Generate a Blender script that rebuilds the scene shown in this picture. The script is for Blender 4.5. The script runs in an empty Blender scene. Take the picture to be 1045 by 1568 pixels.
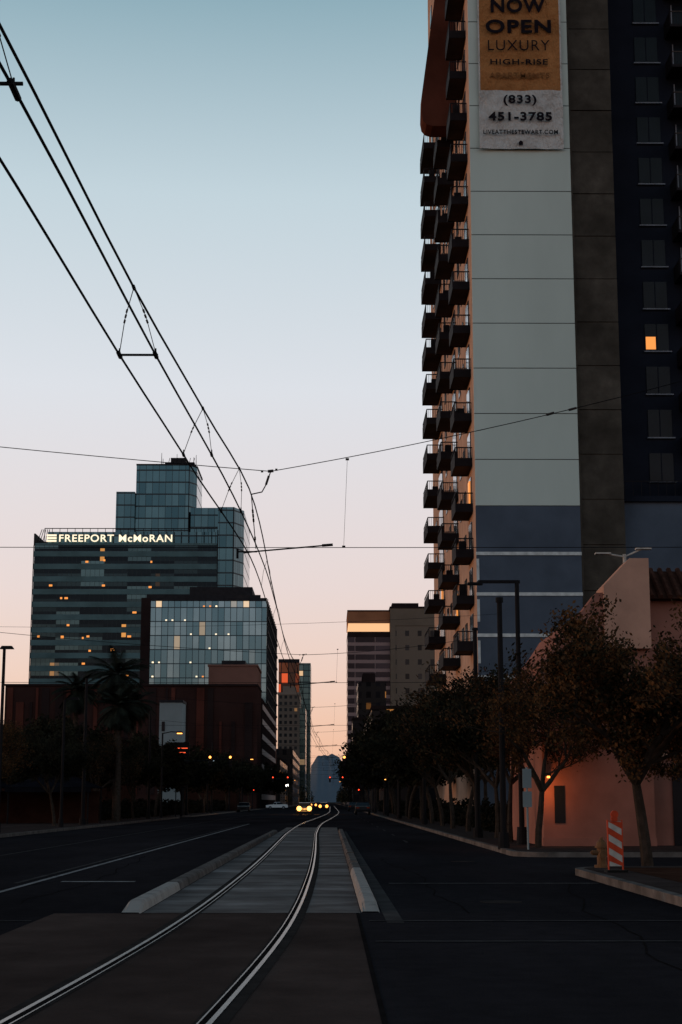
import bpy, math, random
from mathutils import Vector, Matrix
scene = bpy.context.scene
rnd = random.Random(7)
MATS = {}

# ---------------------------------------------------------------- materials
def nodes(name):
    m = bpy.data.materials.new(name); m.use_nodes = True
    nt = m.node_tree
    b = nt.nodes['Principled BSDF']
    MATS[name] = m
    return m, nt, b

def mth(nt, op, a, b=None, c=None):
    n = nt.nodes.new('ShaderNodeMath'); n.operation = op
    for i, v in enumerate((a, b, c)):
        if v is None: continue
        if isinstance(v, (int, float)): n.inputs[i].default_value = v
        else: nt.links.new(v, n.inputs[i])
    return n.outputs[0]

def mix(nt, f, a, b):
    n = nt.nodes.new('ShaderNodeMix'); n.data_type = 'RGBA'
    for idx, v in ((0, f), (6, a), (7, b)):
        if isinstance(v, (int, float)): n.inputs[idx].default_value = v
        elif isinstance(v, (tuple, list)): n.inputs[idx].default_value = (v[0], v[1], v[2], 1)
        else: nt.links.new(v, n.inputs[idx])
    return n.outputs[2]

def noise(nt, scale, stretch=(1, 1, 1), detail=5, rough=0.6):
    tc = nt.nodes.new('ShaderNodeTexCoord'); mp = nt.nodes.new('ShaderNodeMapping')
    mp.inputs['Scale'].default_value = stretch
    n = nt.nodes.new('ShaderNodeTexNoise'); n.inputs['Scale'].default_value = scale
    n.inputs['Detail'].default_value = detail; n.inputs['Roughness'].default_value = rough
    nt.links.new(tc.outputs['Object'], mp.inputs[0]); nt.links.new(mp.outputs[0], n.inputs[0])
    return n.outputs[0]

def remap(nt, v, lo, hi):
    n = nt.nodes.new('ShaderNodeMapRange'); nt.links.new(v, n.inputs[0])
    n.inputs[1].default_value = lo; n.inputs[2].default_value = hi
    return n.outputs[0]

def mat(name, col, rough=0.8, ns=2.0, amt=0.25, bump=0.0, metal=0.0, stretch=(1, 1, 1), spec=0.15, ns2=None, col2=None, k2=.45, dark=None):
    m, nt, b = nodes(name)
    f = remap(nt, noise(nt, ns, stretch), 0.3, 0.7)
    lo = tuple(c*(1-amt) for c in col); hi = tuple(min(1, c*(1+amt)) for c in (col2 or col))
    c = mix(nt, f, lo, hi)
    if ns2:
        f2 = remap(nt, noise(nt, ns2, (1, 1, 1), 6), 0.35, 0.75)
        c = mix(nt, mth(nt, 'MULTIPLY', f2, k2), c, dark or tuple(x*0.4 for x in col))
    nt.links.new(c, b.inputs['Base Color'])
    b.inputs['Roughness'].default_value = rough; b.inputs['Metallic'].default_value = metal
    b.inputs['Specular IOR Level'].default_value = spec
    if bump:
        bn = nt.nodes.new('ShaderNodeBump'); bn.inputs['Strength'].default_value = bump
        bn.inputs['Distance'].default_value = 0.02
        nt.links.new(noise(nt, ns*12 if not ns2 else ns2*8), bn.inputs['Height'])
        nt.links.new(bn.outputs[0], b.inputs['Normal'])
    return m

def emit(name, col, strength):
    m, nt, b = nodes(name)
    b.inputs['Base Color'].default_value = (col[0]*.3, col[1]*.3, col[2]*.3, 1)
    b.inputs['Emission Color'].default_value = (col[0], col[1], col[2], 1)
    b.inputs['Emission Strength'].default_value = strength
    return m

def facade(name, cu, cv, colA, colB, frame, fu, fv, lit=0.01, litc=(1, .5, .15), lits=1.0, metal=0.9, rough=0.12, bias=1.0, seed=0.0, blk=1.0, frame_metal=0.0, spec=.3, big=.5):
    m, nt, b = nodes(name)
    tc = nt.nodes.new('ShaderNodeTexCoord'); sp = nt.nodes.new('ShaderNodeSeparateXYZ')
    nt.links.new(tc.outputs['Object'], sp.inputs[0])
    u = mth(nt, 'DIVIDE', mth(nt, 'ADD', sp.outputs[0], sp.outputs[1]), cu)
    v = mth(nt, 'DIVIDE', sp.outputs[2], cv)
    iu = mth(nt, 'FLOOR', u); iv = mth(nt, 'FLOOR', v)
    def wn(su, sd):
        cb = nt.nodes.new('ShaderNodeCombineXYZ')
        nt.links.new(mth(nt, 'FLOOR', mth(nt, 'DIVIDE', iu, su)) if su != 1 else iu, cb.inputs[0])
        nt.links.new(iv, cb.inputs[1]); cb.inputs[2].default_value = sd
        w = nt.nodes.new('ShaderNodeTexWhiteNoise'); nt.links.new(cb.outputs[0], w.inputs[0])
        return w.outputs['Value']
    r1 = mth(nt, 'POWER', wn(blk, seed+.3), bias); r2 = wn(1, seed+5.7)
    fm = mth(nt, 'MAXIMUM', mth(nt, 'LESS_THAN', mth(nt, 'FRACT', u), fu), mth(nt, 'LESS_THAN', mth(nt, 'FRACT', v), fv))
    inv = mth(nt, 'SUBTRACT', 1.0, fm)
    bg_ = remap(nt, noise(nt, 0.06), 0.35, 0.65)
    g = mix(nt, r1, colA, colB)
    g = mix(nt, mth(nt, 'MULTIPLY', bg_, big), g, colA)  # broad patches painted into the glass colour as mottled sky reflection
    nt.links.new(mix(nt, fm, g, frame), b.inputs['Base Color'])
    nt.links.new(mth(nt, 'ADD', mth(nt, 'MULTIPLY', inv, metal), frame_metal), b.inputs['Metallic'])
    nt.links.new(mth(nt, 'ADD', mth(nt, 'MULTIPLY', fm, 0.5), rough), b.inputs['Roughness'])
    b.inputs['Specular IOR Level'].default_value = spec
    if lit > 0:
        e = mth(nt, 'MULTIPLY', mth(nt, 'GREATER_THAN', r2, 1-lit), inv)
        e = mth(nt, 'MULTIPLY', e, mth(nt, 'POWER', wn(1, seed+9.1), 1.5))
        nt.links.new(mth(nt, 'MULTIPLY', e, lits), b.inputs['Emission Strength'])
        b.inputs['Emission Color'].default_value = (litc[0], litc[1], litc[2], 1)
    return m

mat('earth', (.024, .02, .018), .95, .3, .4, .3, spec=0)
mat('asphalt', (.021, .0185, .021), .95, .25, .4, .7, stretch=(1, .25, 1), spec=0, ns2=3)
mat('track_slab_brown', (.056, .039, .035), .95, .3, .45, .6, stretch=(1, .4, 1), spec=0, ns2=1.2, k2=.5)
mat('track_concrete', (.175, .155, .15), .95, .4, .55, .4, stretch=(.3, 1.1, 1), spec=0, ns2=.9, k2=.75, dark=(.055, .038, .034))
mat('joint_dark', (.012, .01, .01), .95, spec=0)
mat('panel_joint', (.06, .065, .065), .95, spec=0)
mat('kerb_concrete', (.115, .104, .1), .95, 1.5, .45, .5, ns2=4, spec=0)
mat('gutter_concrete', (.06, .054, .054), .95, 1.5, .45, .5, ns2=3, spec=0)
mat('kerb_white', (.36, .34, .325), .9, 2.2, .6, .5, ns2=2.2, spec=0, k2=.85, dark=(.08, .07, .065))
mat('road_paint', (.24, .23, .235), .95, 3, .6, spec=0, ns2=1.5, k2=.8)
mat('road_paint_faint', (.048, .044, .045), .95, 3, .5, spec=0)
mat('sidewalk', (.045, .034, .032), .95, .8, .3, .4, ns2=3, spec=0)
mat('planting_soil', (.042, .021, .015), .95, 2, .4, .6, spec=0)
mat('rail_steel', (.15, .155, .16), .3, 3, .35, 0, 1.0)
mat('rail_edge', (.03, .025, .024), .9, 3, .3, spec=0)
mat('dark_steel', (.009, .009, .011), .7, 3, .2, 0, .0, spec=.05)
mat('wire', (.006, .006, .008), .8, spec=.05)
mat('insulator', (.02, .015, .015), .5)
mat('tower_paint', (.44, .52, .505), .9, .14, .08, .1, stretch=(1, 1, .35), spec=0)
mat('tower_blue', (.066, .086, .12), .9, .3, .2, .1, spec=0)
mat('tower_band', (.46, .5, .52), .8, spec=0)
mat('tower_concrete', (.062, .056, .049), .95, .25, .5, .3, ns2=.9, spec=0, k2=.7)
mat('tower_navy', (.012, .015, .024), .9, .3, .2, spec=0)
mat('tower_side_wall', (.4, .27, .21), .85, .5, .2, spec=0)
mat('balcony_dark', (.014, .013, .016), .7, 1, .3, spec=.05)
mat('balcony_soffit', (.05, .04, .037), .8, .5, .3, spec=.05)
mat('fin_rust', (.085, .032, .023), .8, .3, .3, spec=.0)
mat('window_dark', (.007, .01, .015), .2, .3, .4, 0, .0, spec=.1)
mat('door_glass', (.1, .13, .17), .12, .3, .3, 0, .8)
mat('sill', (.15, .17, .21), .6)
mat('banner_brown', (.3, .135, .052), .85, .6, .18, .0, spec=.05)
mat('banner_white', (.42, .42, .42), .85, .6, .14, .0, spec=.05)
mat('letter_dark', (.012, .01, .014), .8, spec=0)
mat('letter_brown', (.17, .075, .032), .8, spec=0)
for nme in ('banner_brown', 'banner_white'):
    nt = MATS[nme].node_tree; bn = nt.nodes.new('ShaderNodeBump'); bn.inputs['Strength'].default_value = 1
    bn.inputs['Distance'].default_value = .9
    nt.links.new(noise(nt, .8, (1, 1, .6), 4), bn.inputs['Height']); nt.links.new(bn.outputs[0], nt.nodes['Principled BSDF'].inputs['Normal'])
mat('stucco_pink', (.25, .118, .095), .95, .8, .18, .3, spec=0, ns2=.5, k2=.25)
mat('stucco_peach', (.4, .235, .18), .95, .8, .16, .3, spec=0, ns2=.5, k2=.15)
mat('roof_tile', (.045, .021, .016), .9, 4, .4, spec=0)
mat('bark', (.034, .027, .023), .95, 6, .4, .4, spec=0)
mat('leaf_brown', (.08, .04, .018), .9, 1.2, .5, spec=0)
mat('leaf_rust', (.046, .027, .015), .9, 1.2, .5, spec=0)
mat('leaf_olive', (.018, .018, .012), .9, 1.2, .5, spec=0)
mat('leaf_dark', (.011, .011, .009), .9, 1.2, .5, spec=0)
mat('palm_leaf', (.014, .018, .015), .9, 1.2, .5, spec=0)
mat('brick_dark', (.03, .014, .011), .95, 1, .3, spec=0)
mat('canopy_dark', (.007, .007, .01), .9, spec=0)
mat('mountain', (.085, .115, .15), 1, .002, .15, spec=0)  # bluish distance haze is put into the base colour
mat('tan_concrete', (.135, .106, .086), .9, .1, .15, spec=0)
mat('beige_stone', (.16, .132, .116), .9, .1, .15, spec=0)
mat('copper_band', (.3, .13, .07), .7, .1, .2, spec=0)
mat('pink_render', (.15, .078, .065), .9, .1, .2, spec=0)
mat('red_panel', (.07, .024, .019), .9, .1, .4, spec=0)
mat('charcoal_panel', (.02, .0135, .014), .9, .1, .3, spec=0)
mat('maroon_panel', (.032, .0165, .0155), .9, .1, .3, spec=0)
mat('white_stripe', (.3, .24, .23), .8, spec=0)
mat('white_wall', (.19, .23, .25), .8, .2, .15, spec=0)
mat('car_white', (.6, .65, .7), .3, 1, .05, 0, 0, spec=.5)
mat('car_dark', (.015, .015, .018), .3)
mat('tyre', (.006, .006, .006), .9)
mat('hydrant_paint', (.12, .06, .028), .7, 6, .3)
mat('orange_paint', (.4, .043, .014), .7, 4, .3)
mat('white_paint', (.36, .34, .32), .7, 4, .25)
mat('spandrel', (.06, .112, .128), .5, .12, .3, 0, .3, spec=.1)
mat('roof_metal', (.018, .018, .022), .7, 1, .3, spec=.05)
facade('freeport_glass', 1.5, 4.1, (.006, .01, .014), (.075, .14, .16), (.015, .022, .026), .06, .0, .02, (1, .42, .1), 1.0, bias=4.0, blk=5, big=.3)
facade('freeport_tower_glass', 2.2, 4.1, (.03, .07, .09), (.07, .135, .16), (.02, .035, .045), .07, .12, .0, metal=.95, rough=.1)
facade('cube_glass', 1.6, 3.6, (.06, .13, .17), (.2, .31, .37), (.035, .058, .072), .1, .07, .03, (1, .62, .3), .8, metal=.9, rough=.1, bias=1.2)
facade('cube_side_glass', 1.8, 3.6, (.02, .035, .045), (.3, .4, .42), (.012, .018, .02), .15, .3, .05, (1, .7, .4), .9, metal=.8, bias=1.6)
facade('teal_glass', 4.0, 4.0, (.03, .065, .08), (.08, .14, .16), (.02, .035, .04), .1, .15, .03, (1, .6, .3), .8)
facade('screen_panels', 4.8, 7.5, (.04, .014, .008), (.4, .09, .02), (.025, .014, .014), .12, .1, .14, (1, .12, .03), .9, metal=.1, bias=2)
facade('stone_windows', 3.2, 4.0, (.01, .012, .016), (.03, .035, .04), (.095, .078, .068), .45, .5, .02, (1, .5, .2), .9, metal=.3, spec=.1)
facade('tan_windows', 5.6, 6.4, (.012, .012, .014), (.04, .04, .045), (.135, .104, .084), .68, .62, .0, metal=.3, spec=.1)
facade('stripe_glass', 9.0, 3.9, (.014, .011, .015), (.04, .034, .045), (.24, .165, .165), .03, .38, .01, (1, .5, .2), .8, metal=.4, spec=.1)
facade('dark_windows', 3.0, 3.6, (.006, .006, .008), (.02, .02, .025), (.02, .015, .015), .5, .45, .07, (1, .4, .1), 1.0, metal=.2, spec=.1)
emit('lit_window', (1, .34, .07), 1.0)
emit('sign_glow', (1, .85, .6), 1.2)
emit('headlight', (1, .42, .09), 4.2)
emit('headlight_far', (1, .36, .07), 3.0)
emit('lamp_white', (1, .95, .85), 12)
emit('lamp_amber', (1, .36, .07), 4)
emit('signal_red', (1, .06, .02), 3)
emit('neon_red', (1, .1, .03), 1.4)
emit('sign_white_lit', (.7, .85, 1), .5)
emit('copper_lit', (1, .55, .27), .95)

# ---------------------------------------------------------------- mesh builder
class MB:
    def __init__(s): s.v = []; s.f = []; s.m = []; s.names = []
    def mi(s, n):
        if n not in s.names: s.names.append(n)
        return s.names.index(n)
    def poly(s, pts, mt):
        i = len(s.v); s.v += [tuple(p) for p in pts]; s.f.append(tuple(range(i, i+len(pts)))); s.m.append(s.mi(mt))
    def box(s, x0, x1, y0, y1, z0, z1, mt, faces=None):
        i = len(s.v); k = s.mi(mt)
        s.v += [(x0, y0, z0), (x1, y0, z0), (x1, y1, z0), (x0, y1, z0), (x0, y0, z1), (x1, y0, z1), (x1, y1, z1), (x0, y1, z1)]
        for f in ((0, 3, 2, 1), (4, 5, 6, 7), (0, 1, 5, 4), (1, 2, 6, 5), (2, 3, 7, 6), (3, 0, 4, 7)):
            s.f.append(tuple(i+j for j in f)); s.m.append(k)
    def prism(s, pts, off, mt, mt2=None):
        n = len(pts); i = len(s.v); k = s.mi(mt); k2 = s.mi(mt2 or mt)
        s.v += [tuple(p) for p in pts] + [(p[0]+off[0], p[1]+off[1], p[2]+off[2]) for p in pts]
        s.f.append(tuple(range(i, i+n))); s.m.append(k)
        s.f.append(tuple(range(i+2*n-1, i+n-1, -1))); s.m.append(k)
        for j in range(n):
            a = i+j; b = i+(j+1) % n
            s.f.append((a, a+n, b+n, b)); s.m.append(k2)
    def cyl(s, p0, p1, r0, r1, mt, n=8, cap=True):
        p0 = Vector(p0); p1 = Vector(p1); d = (p1-p0)
        if d.length < 1e-6: return
        d.normalize(); a = d.orthogonal().normalized(); b = d.cross(a)
        i = len(s.v); k = s.mi(mt)
        for p, r in ((p0, r0), (p1, r1)):
            for j in range(n):
                t = 2*math.pi*j/n; s.v.append(tuple(p+a*math.cos(t)*r+b*math.sin(t)*r))
        for j in range(n):
            s.f.append((i+j, i+(j+1) % n, i+n+(j+1) % n, i+n+j)); s.m.append(k)
        if cap:
            s.f.append(tuple(i+j for j in range(n-1, -1, -1))); s.m.append(k)
            s.f.append(tuple(i+n+j for j in range(n))); s.m.append(k)
    def tube(s, pts, r, mt, n=6):
        for a, b in zip(pts[:-1], pts[1:]): s.cyl(a, b, r, r, mt, n, True)
    def ball(s, c, r, mt, n=8, sz=1.0):
        for i in range(n//2):
            a0 = -math.pi/2+math.pi*i/(n//2); a1 = -math.pi/2+math.pi*(i+1)/(n//2)
            s.cyl((c[0], c[1], c[2]+math.sin(a0)*r*sz), (c[0], c[1], c[2]+math.sin(a1)*r*sz), max(1e-3, math.cos(a0)*r), max(1e-3, math.cos(a1)*r), mt, n, False)
    def build(s, name, parent=None, smooth=False, link=True):
        me = bpy.data.meshes.new(name); me.from_pydata(s.v, [], s.f)
        for n in s.names: me.materials.append(MATS[n])
        me.polygons.foreach_set('material_index', s.m)
        if smooth: me.polygons.foreach_set('use_smooth', [True]*len(s.f))
        me.update()
        if not link: return me
        return place(name, me, parent)

def place(name, me, parent=None, loc=(0, 0, 0), rz=0, sc=1):
    o = bpy.data.objects.new(name, me); scene.collection.objects.link(o)
    o.location = loc; o.rotation_euler = (0, 0, rz)
    o.scale = (sc, sc, sc) if isinstance(sc, (int, float)) else sc
    if parent: o.parent = parent
    return o
def empty(name, loc=(0, 0, 0)):
    o = bpy.data.objects.new(name, None); scene.collection.objects.link(o); o.location = loc
    o.empty_display_size = .5
    return o

def text_child(name, body, cx, y, cz, w, h, mt, parent, bold=0.0, extr=.02):
    cu = bpy.data.curves.new(name, 'FONT'); cu.body = body; cu.size = 1; cu.offset = bold; cu.extrude = extr; cu.space_character = 1.12
    o = bpy.data.objects.new(name, cu); scene.collection.objects.link(o)
    bpy.context.view_layer.update()
    me = bpy.data.meshes.new_from_object(o.evaluated_get(bpy.context.evaluated_depsgraph_get()))
    bpy.data.objects.remove(o)
    xs = [v.co.x for v in me.vertices]; ys = [v.co.y for v in me.vertices]
    x0, x1, y0, y1 = min(xs), max(xs), min(ys), max(ys)
    for v in me.vertices:
        v.co = ((v.co.x-(x0+x1)/2)*w/(x1-x0), -v.co.z, (v.co.y-(y0+y1)/2)*h/(y1-y0))
    me.materials.clear(); me.materials.append(MATS[mt])
    return place(name, me, parent, (cx, y, cz))

def interp(tab, y):
    if y <= tab[0][0]: return tab[0][1]
    for i in range(len(tab)-1):
        a, b = tab[i], tab[i+1]
        if y <= b[0]:
            pa = tab[i-1] if i > 0 else a; nb = tab[i+2] if i+2 < len(tab) else b
            h = b[0]-a[0]; t = (y-a[0])/h
            ma = (b[1]-pa[1])/(b[0]-pa[0]); mb = (nb[1]-a[1])/(nb[0]-a[0])
            return (2*t**3-3*t*t+1)*a[1]+(t**3-2*t*t+t)*h*ma+(-2*t**3+3*t*t)*b[1]+(t**3-t*t)*h*mb
    return tab[-1][1]

# ---------------------------------------------------------------- ground & road
g = MB(); g.poly([(-9000, -400, 0), (9000, -400, 0), (9000, 9000, 0), (-9000, 9000, 0)], 'earth'); g.build('ground')
g = MB()
g.poly([(-14, -30, .004), (5.1, -30, .004), (5.1, 1600, .004), (-14, 1600, .004)], 'asphalt')
g.poly([(5.1, 2, .004), (60, 2, .004), (60, 16.5, .004), (5.1, 16.5, .004)], 'asphalt')
g.poly([(-60, 2, .004), (-14, 2, .004), (-14, 16.5, .004), (-60, 16.5, .004)], 'asphalt')
g.poly([(5.1, 34, .004), (40, 34, .004), (40, 45, .004), (5.1, 45, .004)], 'asphalt')
g.build('asphalt_road')
TR = [(-30, -4.6), (-8, -2.9), (0, -2.25), (5, -1.92), (11.2, -1.53), (20, -1.2), (32, -1.1), (45, -1.13), (62, -1.25), (79, -1.36), (110, -1.25), (150, -.5), (200, .3), (260, .7), (1200, .7)]
g = MB()
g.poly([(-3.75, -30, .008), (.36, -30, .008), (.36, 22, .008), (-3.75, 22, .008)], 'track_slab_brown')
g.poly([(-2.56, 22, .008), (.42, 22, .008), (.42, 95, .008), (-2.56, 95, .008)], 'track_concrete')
g.poly([(.72, 20.3, .008), (.94, 20.3, .008), (.92, 30, .008), (.84, 82, .008), (.72, 82, .008)], 'gutter_concrete')
y = 22.0
while y < 95:
    g.poly([(-2.56, y, .0115), (.42, y, .0115), (.42, y+.05, .0115), (-2.56, y+.05, .0115)], 'joint_dark'); y += 3.66
g.poly([(.36, -30, .0115), (.4, -30, .0115), (.4, 22, .0115), (.36, 22, .0115)], 'joint_dark')
g.build('streetcar_track_bed')
g = MB()
ys = [-30+i*1.5 for i in range(75)] + [83+i*8 for i in range(60)]
for off in (-.7175, .7175):
    for a, b in zip(ys[:-1], ys[1:]):
        xa, xb = interp(TR, a)+off, interp(TR, b)+off
        s_ = -1 if off > 0 else 1
        for (l, r, z, mt) in ((-.12, .12, .0125, 'rail_edge'), (-.022, .018, .019, 'rail_steel'), (.022*s_, .07*s_, .0165, 'joint_dark'), (.075*s_, .088*s_, .0185, 'rail_steel')):
            l, r = min(l, r), max(l, r)
            g.poly([(xa+l, a, z), (xa+r, a, z), (xb+r, b, z), (xb+l, b, z)], mt)
g.build('streetcar_rails')
def kerb_line(name, x0, x1, y0, y1, white_to):
    g = MB(); y = y0; first = True
    while y < y1:
        e = min(y+2.9, y1); mt = 'kerb_white' if y < white_to else 'kerb_concrete'
        b = .06
        z0 = .02 if first else .14
        def prof(z): return [(x0, 0), (x1, 0), (x1-.025, z-.035 if z > .05 else z), (x1-b, z), (x0+b, z), (x0+.025, z-.035 if z > .05 else z)]
        A = prof(z0); Bm = prof(.14)
        n = 6; ym = y+.7 if first else y
        if first:
            for j in range(n):
                k = (j+1) % n
                g.poly([(A[j][0], y, A[j][1]), (A[k][0], y, A[k][1]), (Bm[k][0], ym, Bm[k][1]), (Bm[j][0], ym, Bm[j][1])], mt)
        g.prism([(p[0], ym, p[1]) for p in Bm], (0, e-ym, 0), mt)
        y = e+(.04 if e < 30 or rnd.random() < .8 else .8); first = False
    return g.build(name)
kerb_line('track_kerb', -2.86, -2.58, 22, 79, 27.5)
kerb_line('track_kerb', .43, .69, 22.2, 82, 32.5)

def strip(g, x0, y0, x1, y1, w, mt, z=.0125):
    d = Vector((x1-x0, y1-y0, 0)).normalized(); n = Vector((-d.y, d.x, 0))*w/2
    g.poly([(x0-n.x, y0-n.y, z), (x0+n.x, y0+n.y, z), (x1+n.x, y1+n.y, z), (x1-n.x, y1-n.y, z)], mt)
g = MB()
strip(g, -5.55, 22, -5.55, 110, .11, 'road_paint')
strip(g, -5.85, 30, -5.85, 110, .1, 'road_paint_faint')
strip(g, -9.3, 23, -9.3, 200, .1, 'road_paint_faint')
strip(g, -5.1, 30.6, -3.7, 30.6, .3, 'road_paint')
strip(g, 1.1, 29.9, 5.0, 29.9, .3, 'road_paint_faint')
for yy in (17.6, 20.6):
    strip(g, .5, yy, 5.1, yy, .12, 'road_paint_faint'); strip(g, -13.8, yy, -3.8, yy, .12, 'road_paint_faint')
y = 60
while y < 400: strip(g, 2.9, y, 2.9, y+3, .1, 'road_paint_faint'); y += 12
g.build('road_markings')
g = MB()
for (x, y, r) in ((2.6, 24.5, .32), (-7.4, 34, .32), (3.4, 41, .3)): g.cyl((x, y, .004), (x, y, .0095), r, r, 'rail_edge', 20)
g.build('manhole_covers')
g = MB(); r = random.Random(4)
for (x, y, dx, n) in ((3.2, 12, .05, 26), (1.9, 22, -.02, 30), (-6.6, 14, .06, 24), (-4.6, 24, .0, 30)):
    for i in range(n):
        x2 = x+dx+r.uniform(-.1, .1); y2 = y+.7; strip(g, x, y, x2, y2, .025, 'joint_dark', .0085); x, y = x2, y2
g.build('tar_seams')

def slab(g, x0, x1, y0, y1, r, z, kside, mt='sidewalk'):
    def outline(i, rr):
        pts = []
        X0, X1, Y0, Y1 = (x0+i, x1, y0+i, y1-i) if kside < 0 else (x0, x1-i, y0+i, y1-i)
        xs_, sg = (X0, 1) if kside < 0 else (X1, -1)
        far = X1 if kside < 0 else X0
        for k in range(7):
            t = math.pi/2*k/6; pts.append((xs_+sg*(rr-rr*math.sin(t)), Y0+rr-rr*math.cos(t)))
        for k in range(7):
            t = math.pi/2*k/6; pts.append((xs_+sg*(rr-rr*math.cos(t)), Y1-rr+rr*math.sin(t)))
        pts += [(far, Y1), (far, Y0)]
        return pts
    o = outline(0, r); g.prism([(p[0], p[1], 0) for p in o], (0, 0, z), 'kerb_concrete')
    i_ = outline(.17, r-.1); g.poly([(p[0], p[1], z+.004) for p in i_], mt)
g = MB(); slab(g, 5.1, 14, 17.5, 34.5, 1.2, .14, -1); slab(g, 5.1, 14, 44, 1500, 1.2, .14, -1)
g.poly([(6.0, 18.6, .149), (8.4, 18.6, .149), (8.4, 33.5, .149), (6.0, 33.5, .149)], 'planting_soil')
g.build('sidewalk')
g = MB(); slab(g, -30, -14, 17.5, 150, 1.2, .14, 1); slab(g, -30, -14, 162, 1500, 1.2, .14, 1); g.build('sidewalk')

# ---------------------------------------------------------------- apartment tower
T = empty('apartment_tower')
g = MB()
FL = 3.3; Z0 = 21.71
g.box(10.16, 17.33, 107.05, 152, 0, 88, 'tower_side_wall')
g.box(17.33, 20.6, 107.9, 152, 0, 88, 'tower_concrete')
g.box(20.6, 46, 112, 150, 22.9, 88, 'tower_navy')
g.box(20.6, 46, 109.5, 150, 0, 22.9, 'tower_blue')
g.box(20.6, 46, 109.2, 109.5, 22.5, 22.9, 'tower_navy')
g.build('core', T)
g = MB()
for k in range(20):
    g.box(10.1, 17.36, 106.95, 107.05, Z0+k*FL+.06, Z0+(k+1)*FL, 'tower_paint')
g.box(10.13, 17.33, 106.985, 107.05, Z0, 88, 'panel_joint')
g.box(10.1, 17.36, 106.95, 107.05, 0, Z0, 'tower_blue')
for z in (18.36, 15.54, 12.7, 9.85, 7.0):
    g.box(10.08, 17.38, 106.88, 107.1, z-.1, z+.13, 'tower_band')
for z in (18.36, 15.54, 12.7, 9.85, 7.0):
    g.box(10.1, 10.28, 106.9, 106.95, z-1.9, z-.35, 'tower_band')
g.build('south_panels', T)
g = MB()
for k in range(27):
    z = 3+k*FL*.98; dy = rnd.uniform(-.03, .03)
    g.box(17.36, 20.62, 107.8+dy, 107.9, z, z+FL*.98-.07, 'tower_concrete')
g.box(17.37, 17.55, 107.3, 107.75, 0, 88, 'tower_concrete')
g.build('concrete_strip', T)
g = MB()
for k in range(20):
    z = 22.9+.4+k*3.28+1.2
    for x in (23.35,):
        g.box(x, x+1.75, 111.9, 112.0, z+.05, z+2.1, 'window_dark')
        g.box(x+.84, x+.9, 111.86, 111.9, z+.05, z+2.1, 'tower_navy')
        g.box(x-.1, x+1.95, 111.8, 112.0, z-.07, z+.02, 'sill')
    g.box(25.7, 31, 109.9, 112, z-1.3, z-1.08, 'balcony_dark')
    g.box(25.7, 31, 109.9, 109.96, z-.1, z-.02, 'balcony_soffit')
    for i in range(24): g.box(25.75+i*.22, 25.78+i*.22, 109.91, 109.94, z-1.1, z-.05, 'balcony_dark')
    g.box(25.7, 25.78, 109.9, 112, z-1.1, z-.05, 'balcony_dark')
    g.box(26.3, 29.8, 111.9, 112, z-1.0, z+1.5, 'window_dark')
    g.box(26.25, 26.33, 111.86, 111.92, z-1.0, z+1.5, 'sill')
for i in range(40): g.box(21+i*.6, 21.04+i*.6, 109.55, 109.59, 22.9, 24.0, 'balcony_dark')
g.box(20.7, 46, 109.55, 109.6, 24.0, 24.07, 'balcony_dark')
g.build('recessed_windows', T)
g = MB(); zl = 22.9+.4+3*3.28+1.2; g.box(23.4, 24.12, 111.84, 111.9, zl+.15, zl+1.1, 'lit_window'); g.build('lit_window', T)
g = MB()
for k in range(21):
    z = 12.2+k*FL
    for (y0, y1, xo, top) in ((109.6, 113.2, 8.95, 99), (122, 126.6, 8.85, 57), (137.5, 143.5, 8.72, 64)):
        if z > top: continue
        zz = z+rnd.uniform(-.03, .03)
        g.box(xo, 10.15, y0, y1, zz-.24, zz, 'balcony_soffit')
        g.box(xo-.05, xo, y0-.05, y1+.05, zz-.3, zz+.75, 'balcony_dark')
        g.box(xo-.04, xo+.02, y0, y1, zz+1.02, zz+1.1, 'balcony_dark')
        g.box(xo, 10.15, y0-.05, y0, zz-.3, zz+.3, 'balcony_dark')
        g.box(xo, 10.15, y0-.04, y0+.02, zz+1.02, zz+1.1, 'balcony_dark')
        for i in range(9): g.box(xo+i*.15, xo+i*.15+.03, y0-.03, y0, zz+.3, zz+1.04, 'balcony_dark')
        g.box(xo, 10.15, y1, y1+.05, zz-.3, zz+.75, 'balcony_dark')
        for i in range(8): g.box(xo-.03, xo, y0+(y1-y0)*i/7.0-.03, y0+(y1-y0)*i/7.0+.03, zz+.7, zz+1.05, 'balcony_dark')
        g.box(10.08, 10.16, y0+.7, y1-.7, zz+.1, zz+2.4, 'door_glass')
        q = rnd.random()
        if q < .35: g.box(9.2, 9.7, y0+.6, y0+1.1, zz, zz+rnd.uniform(.7, 1.3), 'balcony_dark')
        elif q < .5: g.box(9.1, 9.9, y0+.3, y0+.8, zz, zz+.5, 'tower_side_wall')
    for (y0, y1) in ((115.2, 116.8), (118.2, 119.8), (129.5, 131), (133, 134.5), (146, 148)):
        g.box(10.1, 10.16, y0, y1, z+.7, z+2.3, 'window_dark')
g.build('west_balconies', T)
g = MB()
for (k, y0) in ((1, 122.5), (3, 110.3), (2, 138.5)):
    z = 12.2+k*FL; g.box(10.02, 10.08, y0+.6, y0+1.6, z+.4, z+2.2, 'lit_window')
g.build('lit_balcony_doors', T)
g = MB()
g.prism([(9.5, 119, 76), (9.0, 119, 70), (8.5, 119, 66.3), (7.9, 119, 61.8), (7.42, 119, 58.2), (7.36, 119, 56.4), (7.46, 119, 55.8), (7.74, 119, 55.45), (8.2, 119, 55.3), (10.15, 119, 55.3), (10.15, 119, 76)], (0, 2.2, 0), 'fin_rust')
g.build('roof_fin', T)
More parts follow.
